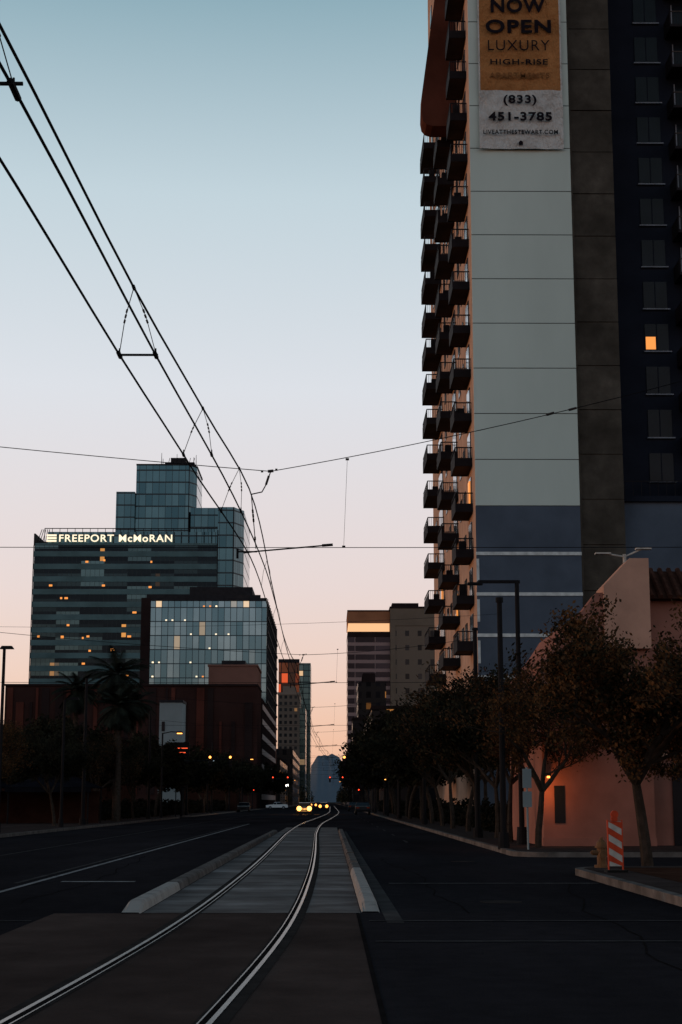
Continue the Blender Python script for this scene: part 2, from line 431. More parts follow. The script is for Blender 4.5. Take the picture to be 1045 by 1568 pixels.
# banner
B = empty('apartment_banner')
g = MB()
def bz(x, z): return 106.66+.06*math.sin(x*1.7+z*.9)+.03*math.sin(z*2.3-x)+.03*math.sin(x*5+z*3)
xs_ = [10.78, 10.9]+[10.9+5.86*i/22 for i in range(1, 23)]+[16.88]
for (za, zb, mt) in ((47.98, 52.5, 'banner_white'), (52.5, 66, 'banner_brown')):
    for i in range(len(xs_)-1):
        for j in range(16):
            xa, xb = xs_[i], xs_[i+1]; a = za+(zb-za)*j/16; b = za+(zb-za)*(j+1)/16
            m_ = mt if 0 < i < len(xs_)-2 else 'banner_white'
            g.poly([(xa, bz(xa, a), a), (xb, bz(xb, a), a), (xb, bz(xb, b), b), (xa, bz(xa, b), b)], m_)
g.build('banner_cloth', B, smooth=True)
for (nm, s_, z, w, h, mt, bo) in (('text_now', 'NOW', 59.1, 4.0, 1.1, 'letter_dark', .03), ('text_open', 'OPEN', 57.45, 4.8, 1.05, 'letter_dark', .03),
        ('text_luxury', 'LUXURY', 55.95, 4.5, .8, 'letter_dark', -.008), ('text_high_rise', 'HIGH-RISE', 54.65, 4.2, .42, 'letter_dark', .012),
        ('text_apartments', 'APARTMENTS', 53.6, 4.4, .42, 'letter_brown', .01), ('text_area_code', '(833)', 51.65, 2.4, .82, 'letter_dark', .025),
        ('text_phone', '451-3785', 50.4, 4.6, .68, 'letter_dark', .03), ('text_web', 'LIVEATTHESTEWART.COM', 49.2, 5.4, .32, 'letter_dark', .012)):
    text_child(nm, s_, 13.75, 106.48, z, w, h, mt, B, bo)
g = MB(); g.prism([(13.6, 106.46, 48.2), (13.9, 106.46, 48.2), (13.9, 106.46, 48.42), (13.75, 106.46, 48.55), (13.6, 106.46, 48.42)], (0, .03, 0), 'letter_dark'); g.build('house_icon', B)

# ---------------------------------------------------------------- pink stucco building
K = empty('pink_stucco_building')
g = MB()
g.prism([(6.7, 50, 0), (10.2, 50, 0), (10.2, 50, 8.0), (8.8, 50, 8.0), (8.8, 50, 7.6), (7.9, 50, 7.4), (7.5, 50, 6.8), (6.7, 50, 5.8)], (0, 9, 0), 'stucco_pink')
g.prism([(8.75, 49.7, 6.3), (10.22, 49.7, 6.3), (10.22, 49.7, 9.2), (9.62, 49.7, 9.2), (8.75, 49.7, 8.3)], (0, 1.4, 0), 'stucco_peach')
g.prism([(7.45, 49.85, 5.6), (8.75, 49.85, 5.6), (8.75, 49.85, 8.1), (8.55, 49.85, 8.1), (7.9, 49.85, 7.3), (7.45, 49.85, 6.6)], (0, 1.0, 0), 'stucco_pink')
g.box(10.2, 26, 50.6, 59, 0, 8.0, 'stucco_pink')
g.box(10.2, 26, 50.5, 50.6, 2.9, 3.1, 'stucco_peach')
g.box(6.66, 10.22, 49.93, 50.0, 0, .4, 'stucco_pink')
g.build('walls', K)
g = MB()
g.prism([(10.22, 50.1, 7.95), (10.22, 51.6, 9.05), (10.22, 51.8, 9.05), (10.22, 51.8, 7.9)], (15.8, 0, 0), 'roof_tile')
for i in range(52): g.cyl((10.36+i*.3, 50.08, 8.0), (10.36+i*.3, 51.6, 9.1), .09, .09, 'roof_tile', 6)
g.build('tile_roof', K)
g = MB()
g.box(7.05, 7.38, 49.97, 50.0, .85, 2.0, 'window_dark')
g.box(10.9, 12.2, 50.55, 50.6, .1, 2.3, 'window_dark'); g.box(13.4, 15.4, 50.55, 50.6, .9, 2.3, 'window_dark')
g.box(10.8, 16, 50.54, 50.6, 3.9, 5.5, 'window_dark')
g.build('openings', K)
g = MB(); g.box(6.78, 6.93, 49.7, 49.98, 2.3, 2.4, 'dark_steel'); g.box(6.82, 6.9, 49.8, 49.9, 2.24, 2.3, 'lamp_amber'); g.build('wall_lamp', K)
def plight(name, loc, col, power, rad=.15, parent=None):
    l = bpy.data.lights.new(name, 'POINT'); l.color = col; l.energy = power; l.shadow_soft_size = rad
    o = bpy.data.objects.new(name, l); scene.collection.objects.link(o); o.location = loc
    if parent: o.parent = parent
plight('wall_lamp_light', (6.8, 49.35, 1.85), (1, .3, .07), 26, .1, K)
plight('wall_glow_light', (8.8, 48.2, 2.2), (1, .45, .22), 8, .2, K)  # added warm glow on the lower wall; no lamp fitting stands here

# ---------------------------------------------------------------- office tower with sign (left)
F = empty('office_tower')
g = MB()
g.box(-95.5, -36.4, 500.3, 545, 0, 83.2, 'freeport_glass')
for k in range(20):
    z = 1.4+k*4.1
    g.box(-95.6, -36.3, 500.0, 500.4, z, z+1.75, 'spandrel')
g.box(-95.6, -36.3, 500.0, 545, 83.0, 83.7, 'spandrel')
g.box(-91.5, -36.3, 501.5, 540, 83.7, 87.6, 'freeport_tower_glass')
g.box(-95.6, -91.6, 501.5, 540, 83.7, 84.4, 'roof_metal')
for i in range(24):
    x = -92.4+i*2.45; g.box(x, x+.16, 500.2, 500.36, 83.7, 88.6, 'roof_metal')
g.box(-92.4, -36, 500.2, 500.4, 88.4, 88.65, 'roof_metal')
g.box(-95.7, -95.2, 500, 540, 83, 86.8, 'roof_metal')
for i in range(5): g.cyl((-95+i*.9, 502, 84), (-93.5+i*.6, 502, 88.5), .12, .12, 'roof_metal', 5)
g.box(-95.75, -95.5, 499.9, 500.0, 0, 83, 'roof_metal')
g.build('main_block', F)
g = MB()
g.prism([(-36.4, 500.1, 0), (-31.3, 500.1, 0), (-28.3, 507, 0), (-28.3, 545, 0), (-36.4, 545, 0)], (0, 0, 95.6), 'freeport_tower_glass')
g.box(-46, -36.4, 509, 540, 80, 97, 'freeport_tower_glass')
g.prism([(-65, 515, 80), (-47.3, 515, 80), (-45, 519, 80), (-45, 540, 80), (-65, 540, 80)], (0, 0, 32.6), 'freeport_tower_glass')
g.box(-71.3, -65.1, 513, 535, 80, 103.2, 'freeport_tower_glass')
g.prism([(-65.1, 514.8, 112.6), (-47.2, 514.8, 112.6), (-44.8, 518.8, 112.6), (-44.8, 540, 112.6), (-65.1, 540, 112.6)], (0, 0, .5), 'roof_metal')
g.box(-47.45, -47.15, 514.9, 515.2, 84, 112.6, 'roof_metal'); g.box(-36.5, -36.2, 499.8, 500.1, 0, 88, 'roof_metal'); g.box(-31.4, -31.1, 499.9, 500.2, 0, 95.6, 'roof_metal')
g.build('glass_shafts', F)
g = MB()
g.box(-56, -46, 519, 530, 113.1, 114.6, 'roof_metal'); g.box(-54, -49, 519, 530, 114.6, 116.1, 'roof_metal')
for x, h in ((-57.2, 118), (-56.7, 116), (-52, 117.6), (-46.3, 116.5), (-45.5, 117.3)): g.cyl((x, 520, 113), (x, 520, h), .14, .08, 'roof_metal', 5)
for i in range(7): g.cyl((-55+i*1.4, 518.8, 113), (-54.3+i*1.4, 518.8, 116), .1, .1, 'roof_metal', 5)
g.build('roof_plant', F)
text_child('sign_letters', 'FREEPORT McMoRAN', -69.3, 500.0, 85.3, 36.5, 2.4, 'sign_glow', F, .015, .05)
g = MB()
for i in range(3): g.box(-91.6, -88.4, 499.9, 500.1, 84.1+i*.9, 84.7+i*.9, 'sign_glow')
g.build('sign_logo', F)
g = MB(); rr_ = random.Random(12)
for (x, fl, w) in ((-86, 12.7, .9), (-67, 8, 6), (-92.6, 4, 1.5), (-70, 11, 1.2), (-60, 14, 1.2), (-55, 15, 3), (-64, 5, 1), (-81, 5, 1.5), (-90, 8, .8)):
    z = 1.4+int(fl)*4.1+2.2; g.box(x, x+w, 499.95, 500.28, z, z+.9, 'lit_window')
for i in range(26):
    x = rr_.uniform(-94, -50); fl = rr_.choice((8, 8, 9, 10, 11, 12, 13, 14, 15, 16, 18)); z = 1.4+fl*4.1+rr_.choice((2.1, 2.6)); g.box(x, x+rr_.uniform(.5, 1.3), 500.0, 500.28, z, z+.6, 'lit_window')
g.build('lit_windows', F)

C = empty('glass_office_building')
g = MB(); g.box(-46, -16.3, 400, 478, 0, 52.5, 'cube_glass'); g.build('curtain_wall', C)
g = MB(); g.box(-16.3, -16.2, 400.1, 478, 0, 52.4, 'cube_side_glass'); g.build('east_wall', C)
g = MB()
g.box(-48.4, -46, 399.6, 470, 0, 53, 'charcoal_panel')
g.box(-46, -16.2, 399.8, 400.1, 52.2, 53.0, 'roof_metal')
g.box(-37, -20.5, 410, 460, 52.5, 57.2, 'roof_metal'); g.box(-48, -37, 408, 440, 52.5, 55, 'roof_metal')
g.box(-47.5, -18, 403, 403.3, 53, 54.2, 'roof_metal')
for i in range(12):
    g.box(-16.2, -16.0, 402+i*6.4, 402.5+i*6.4, 0, 53, 'roof_metal')
for k in range(14): g.box(-16.2, -15.95, 400, 478, 3.6*k+1.2, 3.6*k+1.7, 'roof_metal')
g.build('frame_and_roof', C)
g = MB(); rr_ = random.Random(9)
for i in range(34):
    x = -45.4+1.6*int(rr_.uniform(0, 18)); z = 20+3.6*int(rr_.uniform(0, 9)); g.box(x, x+.45, 399.93, 400.0, z+1.9, z+2.25, 'sign_glow' if i % 3 else 'lit_window')
g.build('lit_ceiling_lights', C)

g = MB(); g.box(-36, -21.6, 1100, 1140, 0, 99.7, 'screen_panels'); g.box(-21.6, -13.6, 1103, 1150, 0, 97.5, 'teal_glass')
g.box(-36.2, -21.4, 1099.6, 1101, 97.5, 100, 'roof_metal'); g.build('screen_tower')
g = MB(); g.box(-33, -19.2, 1000, 1050, 0, 68.5, 'stone_windows'); g.box(-33.3, -18.9, 999.6, 1050, 68.5, 70, 'beige_stone'); g.box(-30, -22, 1003, 1040, 70, 74, 'beige_stone')
g.box(-19.2, -15.6, 1004, 1060, 0, 60, 'teal_glass'); g.build('stone_office_building')

R = empty('red_striped_building')
g = MB(); g.box(-68, -15.2, 330, 350, 0, 25.4, 'maroon_panel')
x = -67.5
while x < -16:
    w = rnd.choice((.5, .8, 1.2, 1.6)); lo = rnd.choice((3, 3, 9, 14)); hi = rnd.choice((25, 25, 22, 18))
    g.box(x, x+w, 329.7, 330, lo, hi, rnd.choice(('red_panel', 'red_panel', 'charcoal_panel'))); x += w+rnd.choice((.7, 1.3, 2.0))
g.box(-68.1, -15.1, 329.6, 350, 25.4, 25.8, 'charcoal_panel')
g.build('striped_facade', R)
g = MB(); g.box(-25.6, -15.4, 331, 350, 25.8, 29.6, 'pink_render'); g.box(-25.8, -15.2, 330.8, 350, 29.6, 30.0, 'pink_render'); g.box(-23, -18, 333, 345, 30, 31, 'roof_metal'); g.build('roof_block', R)
g = MB()
g.box(-40, -15.1, 351, 440, 0, 24.2, 'charcoal_panel')
for k in range(7): g.prism([(-15.08, 352, 2+k*3.3), (-15.08, 438, 2+k*3.3), (-15.08, 438, 3.2+k*3.3), (-15.08, 352, 3.2+k*3.3)], (.1, 0, 0), 'white_stripe')
g.box(-15.1, -14.9, 438, 440, 0, 24.2, 'pink_render')
g.build('parking_decks', R)

g = MB(); g.box(-50, -21, 150, 170, 0, 7.6, 'brick_dark'); g.box(-50.2, -20.8, 149.8, 170, 7.6, 7.9, 'charcoal_panel')
for i in range(9): g.box(-48+i*3, -46.6+i*3, 149.9, 150.0, 3.6, 5.8, 'window_dark')
g.build('brick_building')
g = MB(); g.box(-27, -23.4, 250, 256, 0, 17, 'white_wall'); g.box(-27.1, -23.3, 249.9, 256, 17, 17.4, 'roof_metal'); g.box(-26.6, -26.1, 249.9, 250, 12.5, 14, 'window_dark')
g.box(-23.4, -14.8, 251, 262, 0, 9, 'brick_dark'); g.build('white_stair_tower')
g = MB()
for (x0, x1) in ((-27, -20.6), (-20.4, -15)):
    cx = (x0+x1)/2
    for (a, b) in (((x0, 100), (x1, 100)), ((x1, 100), (x1, 106)), ((x1, 106), (x0, 106)), ((x0, 106), (x0, 100))):
        g.poly([(a[0], a[1], 2.4), (b[0], b[1], 2.4), (cx, 103, 3.6)], 'canopy_dark')
    for (px, py) in ((x0+.2, 100.2), (x1-.2, 100.2), (x1-.2, 105.8), (x0+.2, 105.8)): g.cyl((px, py, .1), (px, py, 2.4), .06, .06, 'dark_steel', 6)
    g.box(x0, x1, 100.02, 100.08, 2.1, 2.42, 'canopy_dark')
g.box(-27, -15.2, 105, 105.1, .1, 2.2, 'brick_dark')
g.build('market_pavilion')

# ---------------------------------------------------------------- right hand mid buildings
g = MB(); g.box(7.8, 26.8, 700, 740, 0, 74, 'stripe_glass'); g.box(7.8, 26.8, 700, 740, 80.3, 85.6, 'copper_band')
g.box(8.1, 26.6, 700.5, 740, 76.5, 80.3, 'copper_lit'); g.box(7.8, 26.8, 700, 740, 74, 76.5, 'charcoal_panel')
g.box(7.7, 26.9, 699.8, 741, 85.6, 86.2, 'charcoal_panel'); g.build('striped_office_tower')
g = MB(); g.box(26.9, 29.2, 698, 740, 0, 86.8, 'tan_concrete'); g.box(29.2, 50, 698.3, 740, 0, 79, 'tan_windows')
g.box(29.2, 50, 698, 740, 79, 86.8, 'tan_concrete'); g.box(26.7, 50.2, 697.7, 741, 86.8, 87.6, 'charcoal_panel'); g.box(28, 40, 705, 735, 87.6, 90, 'charcoal_panel')
g.build('concrete_office_block')
g = MB(); g.box(8.9, 17.8, 500, 530, 0, 39, 'dark_windows'); g.box(10.5, 14.5, 502, 525, 39, 42, 'charcoal_panel'); g.build('dark_brick_tower')
g = MB(); g.box(6.9, 12, 480, 499, 0, 26, 'dark_windows'); g.box(6.8, 12.1, 479.8, 499, 26, 26.8, 'charcoal_panel'); g.build('corner_shop_building')
g = MB(); g.box(9, 30, 250, 290, 0, 12, 'dark_windows'); g.box(8.9, 30, 249.8, 290, 12, 12.6, 'charcoal_panel'); g.build('low_brick_building')
g = MB(); g.box(8.5, 40, 320, 400, 0, 20, 'dark_windows'); g.box(8.4, 40, 319.8, 400, 20, 20.7, 'charcoal_panel'); g.build('low_office_building')
g = MB(); g.box(-40, -15, 479, 560, 0, 14, 'dark_windows'); g.box(-40, -14.9, 478.8, 560, 14, 14.6, 'charcoal_panel'); g.build('low_office_building')
g = MB(); g.box(-34, -14.5, 620, 760, 0, 22, 'dark_windows'); g.build('low_office_building')
g = MB(); g.box(8, 40, 800, 1000, 0, 26, 'dark_windows'); g.build('low_office_building')

# ---------------------------------------------------------------- mountains
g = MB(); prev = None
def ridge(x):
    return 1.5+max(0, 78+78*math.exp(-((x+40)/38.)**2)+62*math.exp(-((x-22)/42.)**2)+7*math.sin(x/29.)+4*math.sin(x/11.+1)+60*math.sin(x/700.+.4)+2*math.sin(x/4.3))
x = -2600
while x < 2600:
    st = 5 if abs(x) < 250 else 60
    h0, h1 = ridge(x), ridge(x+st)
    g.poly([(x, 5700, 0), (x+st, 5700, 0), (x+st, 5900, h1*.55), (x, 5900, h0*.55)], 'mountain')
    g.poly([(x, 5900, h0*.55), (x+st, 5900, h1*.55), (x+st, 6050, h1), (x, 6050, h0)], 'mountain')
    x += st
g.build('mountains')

# ---------------------------------------------------------------- trees
def make_tree(name, seed, H, R, levels, nleaf, lsize, leafmats, trunk_h=1.5, r0=.13, scat=.13, gap=.12):
    r = random.Random(seed); g = MB(); tips = []
    def branch(p, d, L, rad, lv):
        seg = 3; q = p
        for i in range(seg):
            d = (d+Vector((r.uniform(-1, 1), r.uniform(-1, 1), r.uniform(-.5, .8)))*.17).normalized()
            q2 = q+d*L/seg
            ra = rad*(1-.45*i/seg); rb = rad*(1-.45*(i+1)/seg)
            g.cyl(q, q2, ra, rb, 'bark', 7 if lv < 2 else (4 if lv < 4 else 3), False)
            if lv >= levels-1: tips.append((q, q2))
            if lv >= 1 and i < 2 and lv < levels and r.random() < .75:
                dd = (d+Vector((r.uniform(-1, 1), r.uniform(-1, 1), r.uniform(-.6, .7)))*.9).normalized()
                branch(q2, dd, L*r.uniform(.5, .8), rb*.6, lv+1)
            q = q2
        if lv < levels:
            for k in range(2 if lv else 4):
                a = r.uniform(0, 6.28) if lv else k*1.57+r.uniform(-.5, .5)
                sp = r.uniform(.5, .95)
                dd = (d*(1 if lv else .8)+Vector((math.cos(a)*sp*R/H*2.4, math.sin(a)*sp*R/H*2.4, r.uniform(-.25, .25)))).normalized()
                branch(q, dd, L*r.uniform(.66, .88), max(.006, rad*.56), lv+1)
    branch(Vector((0, 0, -.05)), Vector((r.uniform(-.1, .1), r.uniform(-.1, .1), 1)), trunk_h, r0, 0)
    zt = max(t[1].z for t in tips); rt = sorted(math.hypot(t[1].x, t[1].y) for t in tips)[int(len(tips)*.95)]
    sz, sx = H/zt, R/rt
    def warp(v):
        f = min(1, max(0, v[2]/trunk_h)); k = 1+(sx-1)*f
        return (v[0]*k, v[1]*k, v[2]*sz)
    g.v = [warp(v) for v in g.v]
    clump = [r.random() for _ in tips]
    for i in range(nleaf):
        ti = r.randrange(len(tips))
        if clump[ti] < gap: continue
        a, b = tips[ti]; p = a.lerp(b, r.random())
        p = Vector(warp(p))+Vector((r.gauss(0, 1), r.gauss(0, 1), r.gauss(0, 1)))*scat
        n = Vector((r.gauss(0, 1), r.gauss(0, 1), r.gauss(0, 1))).normalized(); u = n.orthogonal().normalized(); w = n.cross(u)
        s = lsize*r.uniform(.6, 1.4)
        g.poly([p-u*s, p+w*s*.5, p+u*s, p-w*s*.5], leafmats[0] if clump[ti] > .66 else leafmats[1] if clump[ti] > .35 else leafmats[2])
    return g.build(name, link=False)
LM = ('leaf_brown', 'leaf_rust', 'leaf_olive')
t_near = make_tree('tree_near', 3, 5.8, 2.7, 5, 50000, .05, LM, 1.4, .14, .14, .14)
t_near2 = make_tree('tree_near2', 11, 5.8, 2.6, 5, 19000, .05, LM, 1.3, .11, .14, .2)
t_mid = make_tree('tree_mid', 21, 6.6, 2.9, 5, 15000, .075, ('leaf_rust', 'leaf_olive', 'leaf_dark'), 1.5, .12, .17, .15)
t_mid2 = make_tree('tree_mid2', 33, 7.0, 3.2, 5, 17000, .085, ('leaf_olive', 'leaf_olive', 'leaf_dark'), 1.6, .13, .18, .12)
t_far = make_tree('tree_far', 47, 7.5, 3.8, 4, 16000, .18, ('leaf_olive', 'leaf_olive', 'leaf_dark'), 1.6, .15, .3, .05)
place('street_tree', t_near, None, (6.95, 35.0, .1), .4, 1)
place('street_tree', t_near2, None, (9.3, 31.5, .1), 2.2, 1)
place('street_tree', t_near, None, (10.6, 44.5, .1), 3.6, .85)
place('street_tree', t_near2, None, (6.3, 48.4, .1), 1.1, 1.0)
for i, (x, y, t, s) in enumerate(((6.2, 55, t_mid, .98), (6.4, 61, t_mid2, .95), (6.3, 68, t_mid, 1.08), (8.6, 66, t_mid2, 1.0), (6.5, 75, t_mid2, 1.05), (8.8, 76, t_mid, 1.15), (6.4, 83, t_mid, 1.15), (6.5, 92, t_mid2, 1.1), (8.9, 90, t_mid2, 1.2),
        (6.6, 103, t_far, 1.0), (6.7, 116, t_far, 1.05), (6.5, 130, t_far, 1.1), (7, 146, t_far, 1.1), (6.8, 164, t_far, 1.15), (7.4, 185, t_far, 1.2), (7.2, 210, t_far, 1.25), (8, 240, t_far, 1.4), (8, 275, t_far, 1.4), (8, 320, t_far, 1.5), (8.2, 380, t_far, 1.6), (8.2, 430, t_far, 1.6))):
    place('street_tree', t, None, (x, y, .1), i*1.3, s)
for i, (x, y, t, s) in enumerate(((-17, 76, t_near2, .95), (-20.5, 84, t_mid2, .9), (-16, 93, t_mid2, .9), (-22, 112, t_far, .95), (-16.5, 112, t_mid, .95), (-19, 122, t_far, 1), (-16, 130, t_mid2, .95), (-24, 128, t_far, 1.0), (-28, 118, t_far, 1.0),
        (-16, 146, t_far, .95), (-20, 150, t_far, 1), (-16, 175, t_far, 1.0), (-20, 185, t_far, 1.1), (-15.8, 200, t_far, 1.0), (-18, 225, t_far, 1.1), (-15.6, 240, t_far, 1.1), (-16, 275, t_far, 1.2), (-15.8, 310, t_far, 1.1), (-15.7, 360, t_far, 1.3), (-15.7, 430, t_far, 1.4), (-26, 160, t_far, 1.2))):
    place('street_tree', t, None, (x, y, .1), i*1.7, s)
g = MB(); r = random.Random(5)
for i in range(9000):
    side = r.random() < .5; y = r.uniform(480, 1500)
    x = r.uniform(5.8, 12) if side else r.uniform(-22, -14.6)
    z = abs(r.gauss(0, 1))*4+1.5; z = min(z, 10); s = r.uniform(.3, .7)
    n = Vector((r.gauss(0, 1), r.gauss(0, 1), r.gauss(0, 1))).normalized(); u = n.orthogonal().normalized(); w = n.cross(u); p = Vector((x, y, z))
    g.poly([p-u*s, p+w*s*.6, p+u*s, p-w*s*.6], 'leaf_olive')
g.build('distant_trees')
def hedge(name, x0, x1, y0, y1, h, n, seed):
    r = random.Random(seed); g = MB()
    for i in range(n):
        y = r.uniform(y0, y1); x = r.uniform(x0, x1)
        hh = h*(.6+.4*math.sin(y*.9)*math.sin(y*.37+1)); z = r.random()**.7*max(.2, hh)+.14; s = r.uniform(.04, .09)*(1+y/120)
        nn = Vector((r.gauss(0, 1), r.gauss(0, 1), r.gauss(0, 1))).normalized(); u = nn.orthogonal().normalized(); w = nn.cross(u); p = Vector((x, y, z))
        g.poly([p-u*s, p+w*s*.6, p+u*s, p-w*s*.6], 'leaf_dark')
    g.build(name)
hedge('hedge', 7.3, 8.6, 62, 240, 1.6, 26000, 1)
hedge('hedge', -19, -16.4, 108, 300, 1.7, 26000, 2)
def palm(name, loc, H, fr, seed):
    r = random.Random(seed); g = MB(); q = Vector((0, 0, 0)); lean = r.uniform(-.03, .03)
    for i in range(10):
        q2 = q+Vector((lean*i*.12, 0, H/10)); g.cyl(q, q2, .24-.006*i, .235-.006*i, 'bark', 8, False); q = q2
    for i in range(9): g.cyl(q-Vector((0, 0, 1.6-.17*i)), q-Vector((0, 0, 1.4-.17*i)), .3+.02*i, .36+.02*i, 'palm_leaf', 8)
    for i in range(60):
        a = r.uniform(0, 6.28); el = r.uniform(-.9, 1.35); L = fr*r.uniform(.8, 1.1)
        p = q.copy(); d = Vector((math.cos(a)*math.cos(el), math.sin(a)*math.cos(el), math.sin(el)))
        n = 7
        for k in range(n):
            d = (d+Vector((0, 0, -.17))).normalized(); p2 = p+d*L/n; sd = d.cross(Vector((0, 0, 1)))
            if sd.length < .01: sd = Vector((1, 0, 0))
            sd.normalize(); g.cyl(p, p2, .02, .015, 'palm_leaf', 3, False)
            if k > 0:
                for m_ in range(4):
                    pp = p.lerp(p2, m_/4); ll = .55*math.sin(math.pi*(k+.5)/(n+.5))+.1
                    for s_ in (-1, 1):
                        e = pp+(sd*s_*.8+d*.5+Vector((0, 0, -.35)))*ll
                        g.poly([pp-d*.045, pp+d*.045, e], 'palm_leaf')
            p = p2
    o = g.build(name); o.location = loc
palm('palm_tree', (-15.6, 116, .1), 10.6, 2.6, 1)
palm('palm_tree', (-21, 130, .1), 10.4, 2.3, 2)
palm('palm_tree', (-18.5, 150, .1), 10.6, 2.4, 3)
palm('palm_tree', (-14.9, 112, .1), 8.0, 1.9, 4)

# ---------------------------------------------------------------- overhead wires
WX = [(-12, -3.5), (0, -2.78), (9, -2.24), (15.5, -1.975), (20.2, -1.75), (28.7, -1.4), (36, -1.36), (48, -1.4), (62, -1.3), (97, -1.25), (132, -.9), (200, .3), (260, .7), (600, .7)]
MX = [(-12, -3.4), (0, -2.8), (10, -2.28), (15.5, -2.03), (20.2, -1.69), (26.5, -1.36), (36, -1.36), (48, -1.4), (62, -1.3), (97, -1.25), (132, -.9), (200, .3), (260, .7), (600, .7)]
MZ = [(-12, 6.95), (0, 6.82), (10, 6.76), (15.5, 6.72), (20.2, 6.63), (26.5, 6.71), (36, 6.5), (45, 6.42), (54, 6.5), (62, 6.75), (79, 6.45), (97, 6.75), (114, 6.45), (132, 6.75), (150, 6.45), (167, 6.75), (600, 6.7)]
SP = [-8, 27, 62, 97, 132, 167, 202, 237, 272]
ysw = [-10+i*1.5 for i in range(60)]+[82+i*6 for i in range(60)]
g = MB()
sepf = lambda y: .185 if y < 22 else max(.1, .185-.013*(y-22))
M = lambda y: Vector((interp(MX, y), y, interp(MZ, y)))
g.tube([(interp(WX, y)-sepf(y), y, 6.0) for y in ysw], .0115, 'wire', 6)
g.tube([(interp(WX, y)+sepf(y), y, 6.0) for y in ysw], .0115, 'wire', 6)
g.tube([tuple(M(y)) for y in ysw], .0125, 'wire', 6)
for y in (9.4, 15.5, 20.2, 24.3, 33, 40, 48, 55, 70, 80, 90):
    x = interp(WX, y); sp = sepf(y); top = M(y)
    for sgn in (-1, 1):
        bot = Vector((x+sgn*sp, y, 6.02)); mid = top.lerp(bot, .45)+Vector((sgn*.025, .02, 0))
        g.tube([top, mid, bot], .0055, 'wire', 4)
        if y < 28:
            for tt in (.36, .44, .52): g.cyl(top.lerp(bot, tt-.03)+Vector((sgn*.02, .01, 0)), top.lerp(bot, tt+.02)+Vector((sgn*.022, .012, 0)), .0115, .0115, 'insulator', 6)
            g.cyl((bot[0], bot[1]-.05, 6.0), (bot[0], bot[1]+.05, 6.0), .021, .021, 'dark_steel', 6); g.cyl((bot[0], bot[1], 6.0), (bot[0], bot[1], 6.07), .012, .008, 'dark_steel', 6)
    if y < 28: g.cyl(top-Vector((0, .05, 0)), top+Vector((0, .05, 0)), .02, .02, 'dark_steel', 6)
x = interp(WX, 15.5); g.cyl((x-.19, 15.5, 6.0), (x+.21, 15.5, 6.0), .013, .013, 'dark_steel', 8)
for s_ in (-1, 1): g.cyl((x+s_*.185, 15.42, 6.0), (x+s_*.185, 15.58, 6.0), .024, .024, 'dark_steel', 8)
x = interp(WX, 9.4)+.185; g.cyl((x-.12, 9.4, 6.03), (x+.06, 9.4, 6.03), .014, .014, 'dark_steel', 8); g.cyl((x, 9.3, 6.0), (x, 9.55, 6.0), .024, .024, 'dark_steel', 8)
g.build('overhead_contact_wires')
def sag(a, b, s, n=14):
    a = Vector(a); b = Vector(b); return [tuple(a.lerp(b, i/n)-Vector((0, 0, 4*s*(i/n)*(1-i/n)))) for i in range(n+1)]
for Y in SP[1:]:
    g = MB(); pr = 7.6 if Y == 27 else 5.75
    k = (-1.05, Y, 7.22)
    tl = 8.75 if Y == 27 else 8.3; tr = 9.25 if Y == 27 else 7.9
    rr = .0075 if Y < 40 else .01
    g.tube(sag((-15, Y, tl), k, .1), rr, 'wire', 5); g.tube(sag(k, (pr, Y, tr), .12), rr, 'wire', 5)
    yl = Y+1.6 if Y == 27 else Y
    g.tube(sag((-15, yl, 6.14), (pr, yl, 6.14), .02), rr*.9, 'wire', 5)
    g.tube([(.3, Y, 7.45), (.25, yl, 6.15)], rr*.5, 'wire', 4)
    for (px_, pz_, py_) in ((.3, 7.44, Y), (.25, 6.14, yl)): g.cyl((px_-.03, py_, pz_), (px_+.03, py_, pz_), .02, .02, 'insulator', 6)
    xm = interp(WX, Y); a_ = M(Y-.5)
    g.cyl((-1.1, Y, 7.22), (-1.0, Y, 7.23), .026, .026, 'insulator', 6)
    for (px_, pz_) in ((-.95, 7.25), (-1.2, 7.22)): g.cyl((px_-.02, Y, pz_), (px_+.02, Y, pz_), .02, .02, 'insulator', 6)
    g.tube([k, (-1.12, Y, 7.0), (-1.2, Y, 6.85), tuple(a_)], .011, 'wire', 5)
    g.cyl((-1.08, Y, 7.14), (-1.13, Y, 6.98), .022, .022, 'insulator', 6)
    e_ = Vector((xm+.08, yl, 6.1)); g.tube([tuple(a_), tuple(e_)], .009, 'wire', 5)
    for tt in (.3, .38, .46, .8): g.cyl(a_.lerp(e_, tt-.025), a_.lerp(e_, tt+.025), .018, .018, 'insulator', 6)
    g.tube([(xm-.15, yl, 6.02), (xm+.1, yl, 6.05), (xm+1.45, yl, 6.17)], .014 if Y < 40 else .018, 'dark_steel', 6)
    g.cyl((xm+1.3, yl, 6.16), (xm+1.5, yl, 6.175), .026, .026, 'insulator', 8)
    g.box(xm-.28, xm-.24, yl-.04, yl+.04, 5.92, 6.1, 'dark_steel'); g.box(xm-.28, xm+.1, yl-.015, yl+.015, 6.03, 6.055, 'dark_steel')
    if Y == 27:
        for (x, z) in ((4.3, 8.36), (3.9, 8.27)): g.cyl((x-.07, Y, z-.02), (x+.07, Y, z+.02), .022, .022, 'insulator', 6)
    g.build('span_wire')
    for px in (-15.0, pr):
        g = MB(); g.cyl((px, Y, .1), (px, Y, 9.0 if px < 0 or Y == 27 else 8.3), .12, .08, 'dark_steel', 10); g.cyl((px, Y, .1), (px, Y, .5), .2, .2, 'dark_steel', 10)
        g.cyl((px, Y, 8.2), (px, Y, 8.3), .12, .12, 'dark_steel', 10); g.build('catenary_pole')
g = MB(); g.tube(sag((-15, 49, 7.0), (5.3, 48, 7.2), .25), .006, 'wire', 4); g.build('cross_wire')

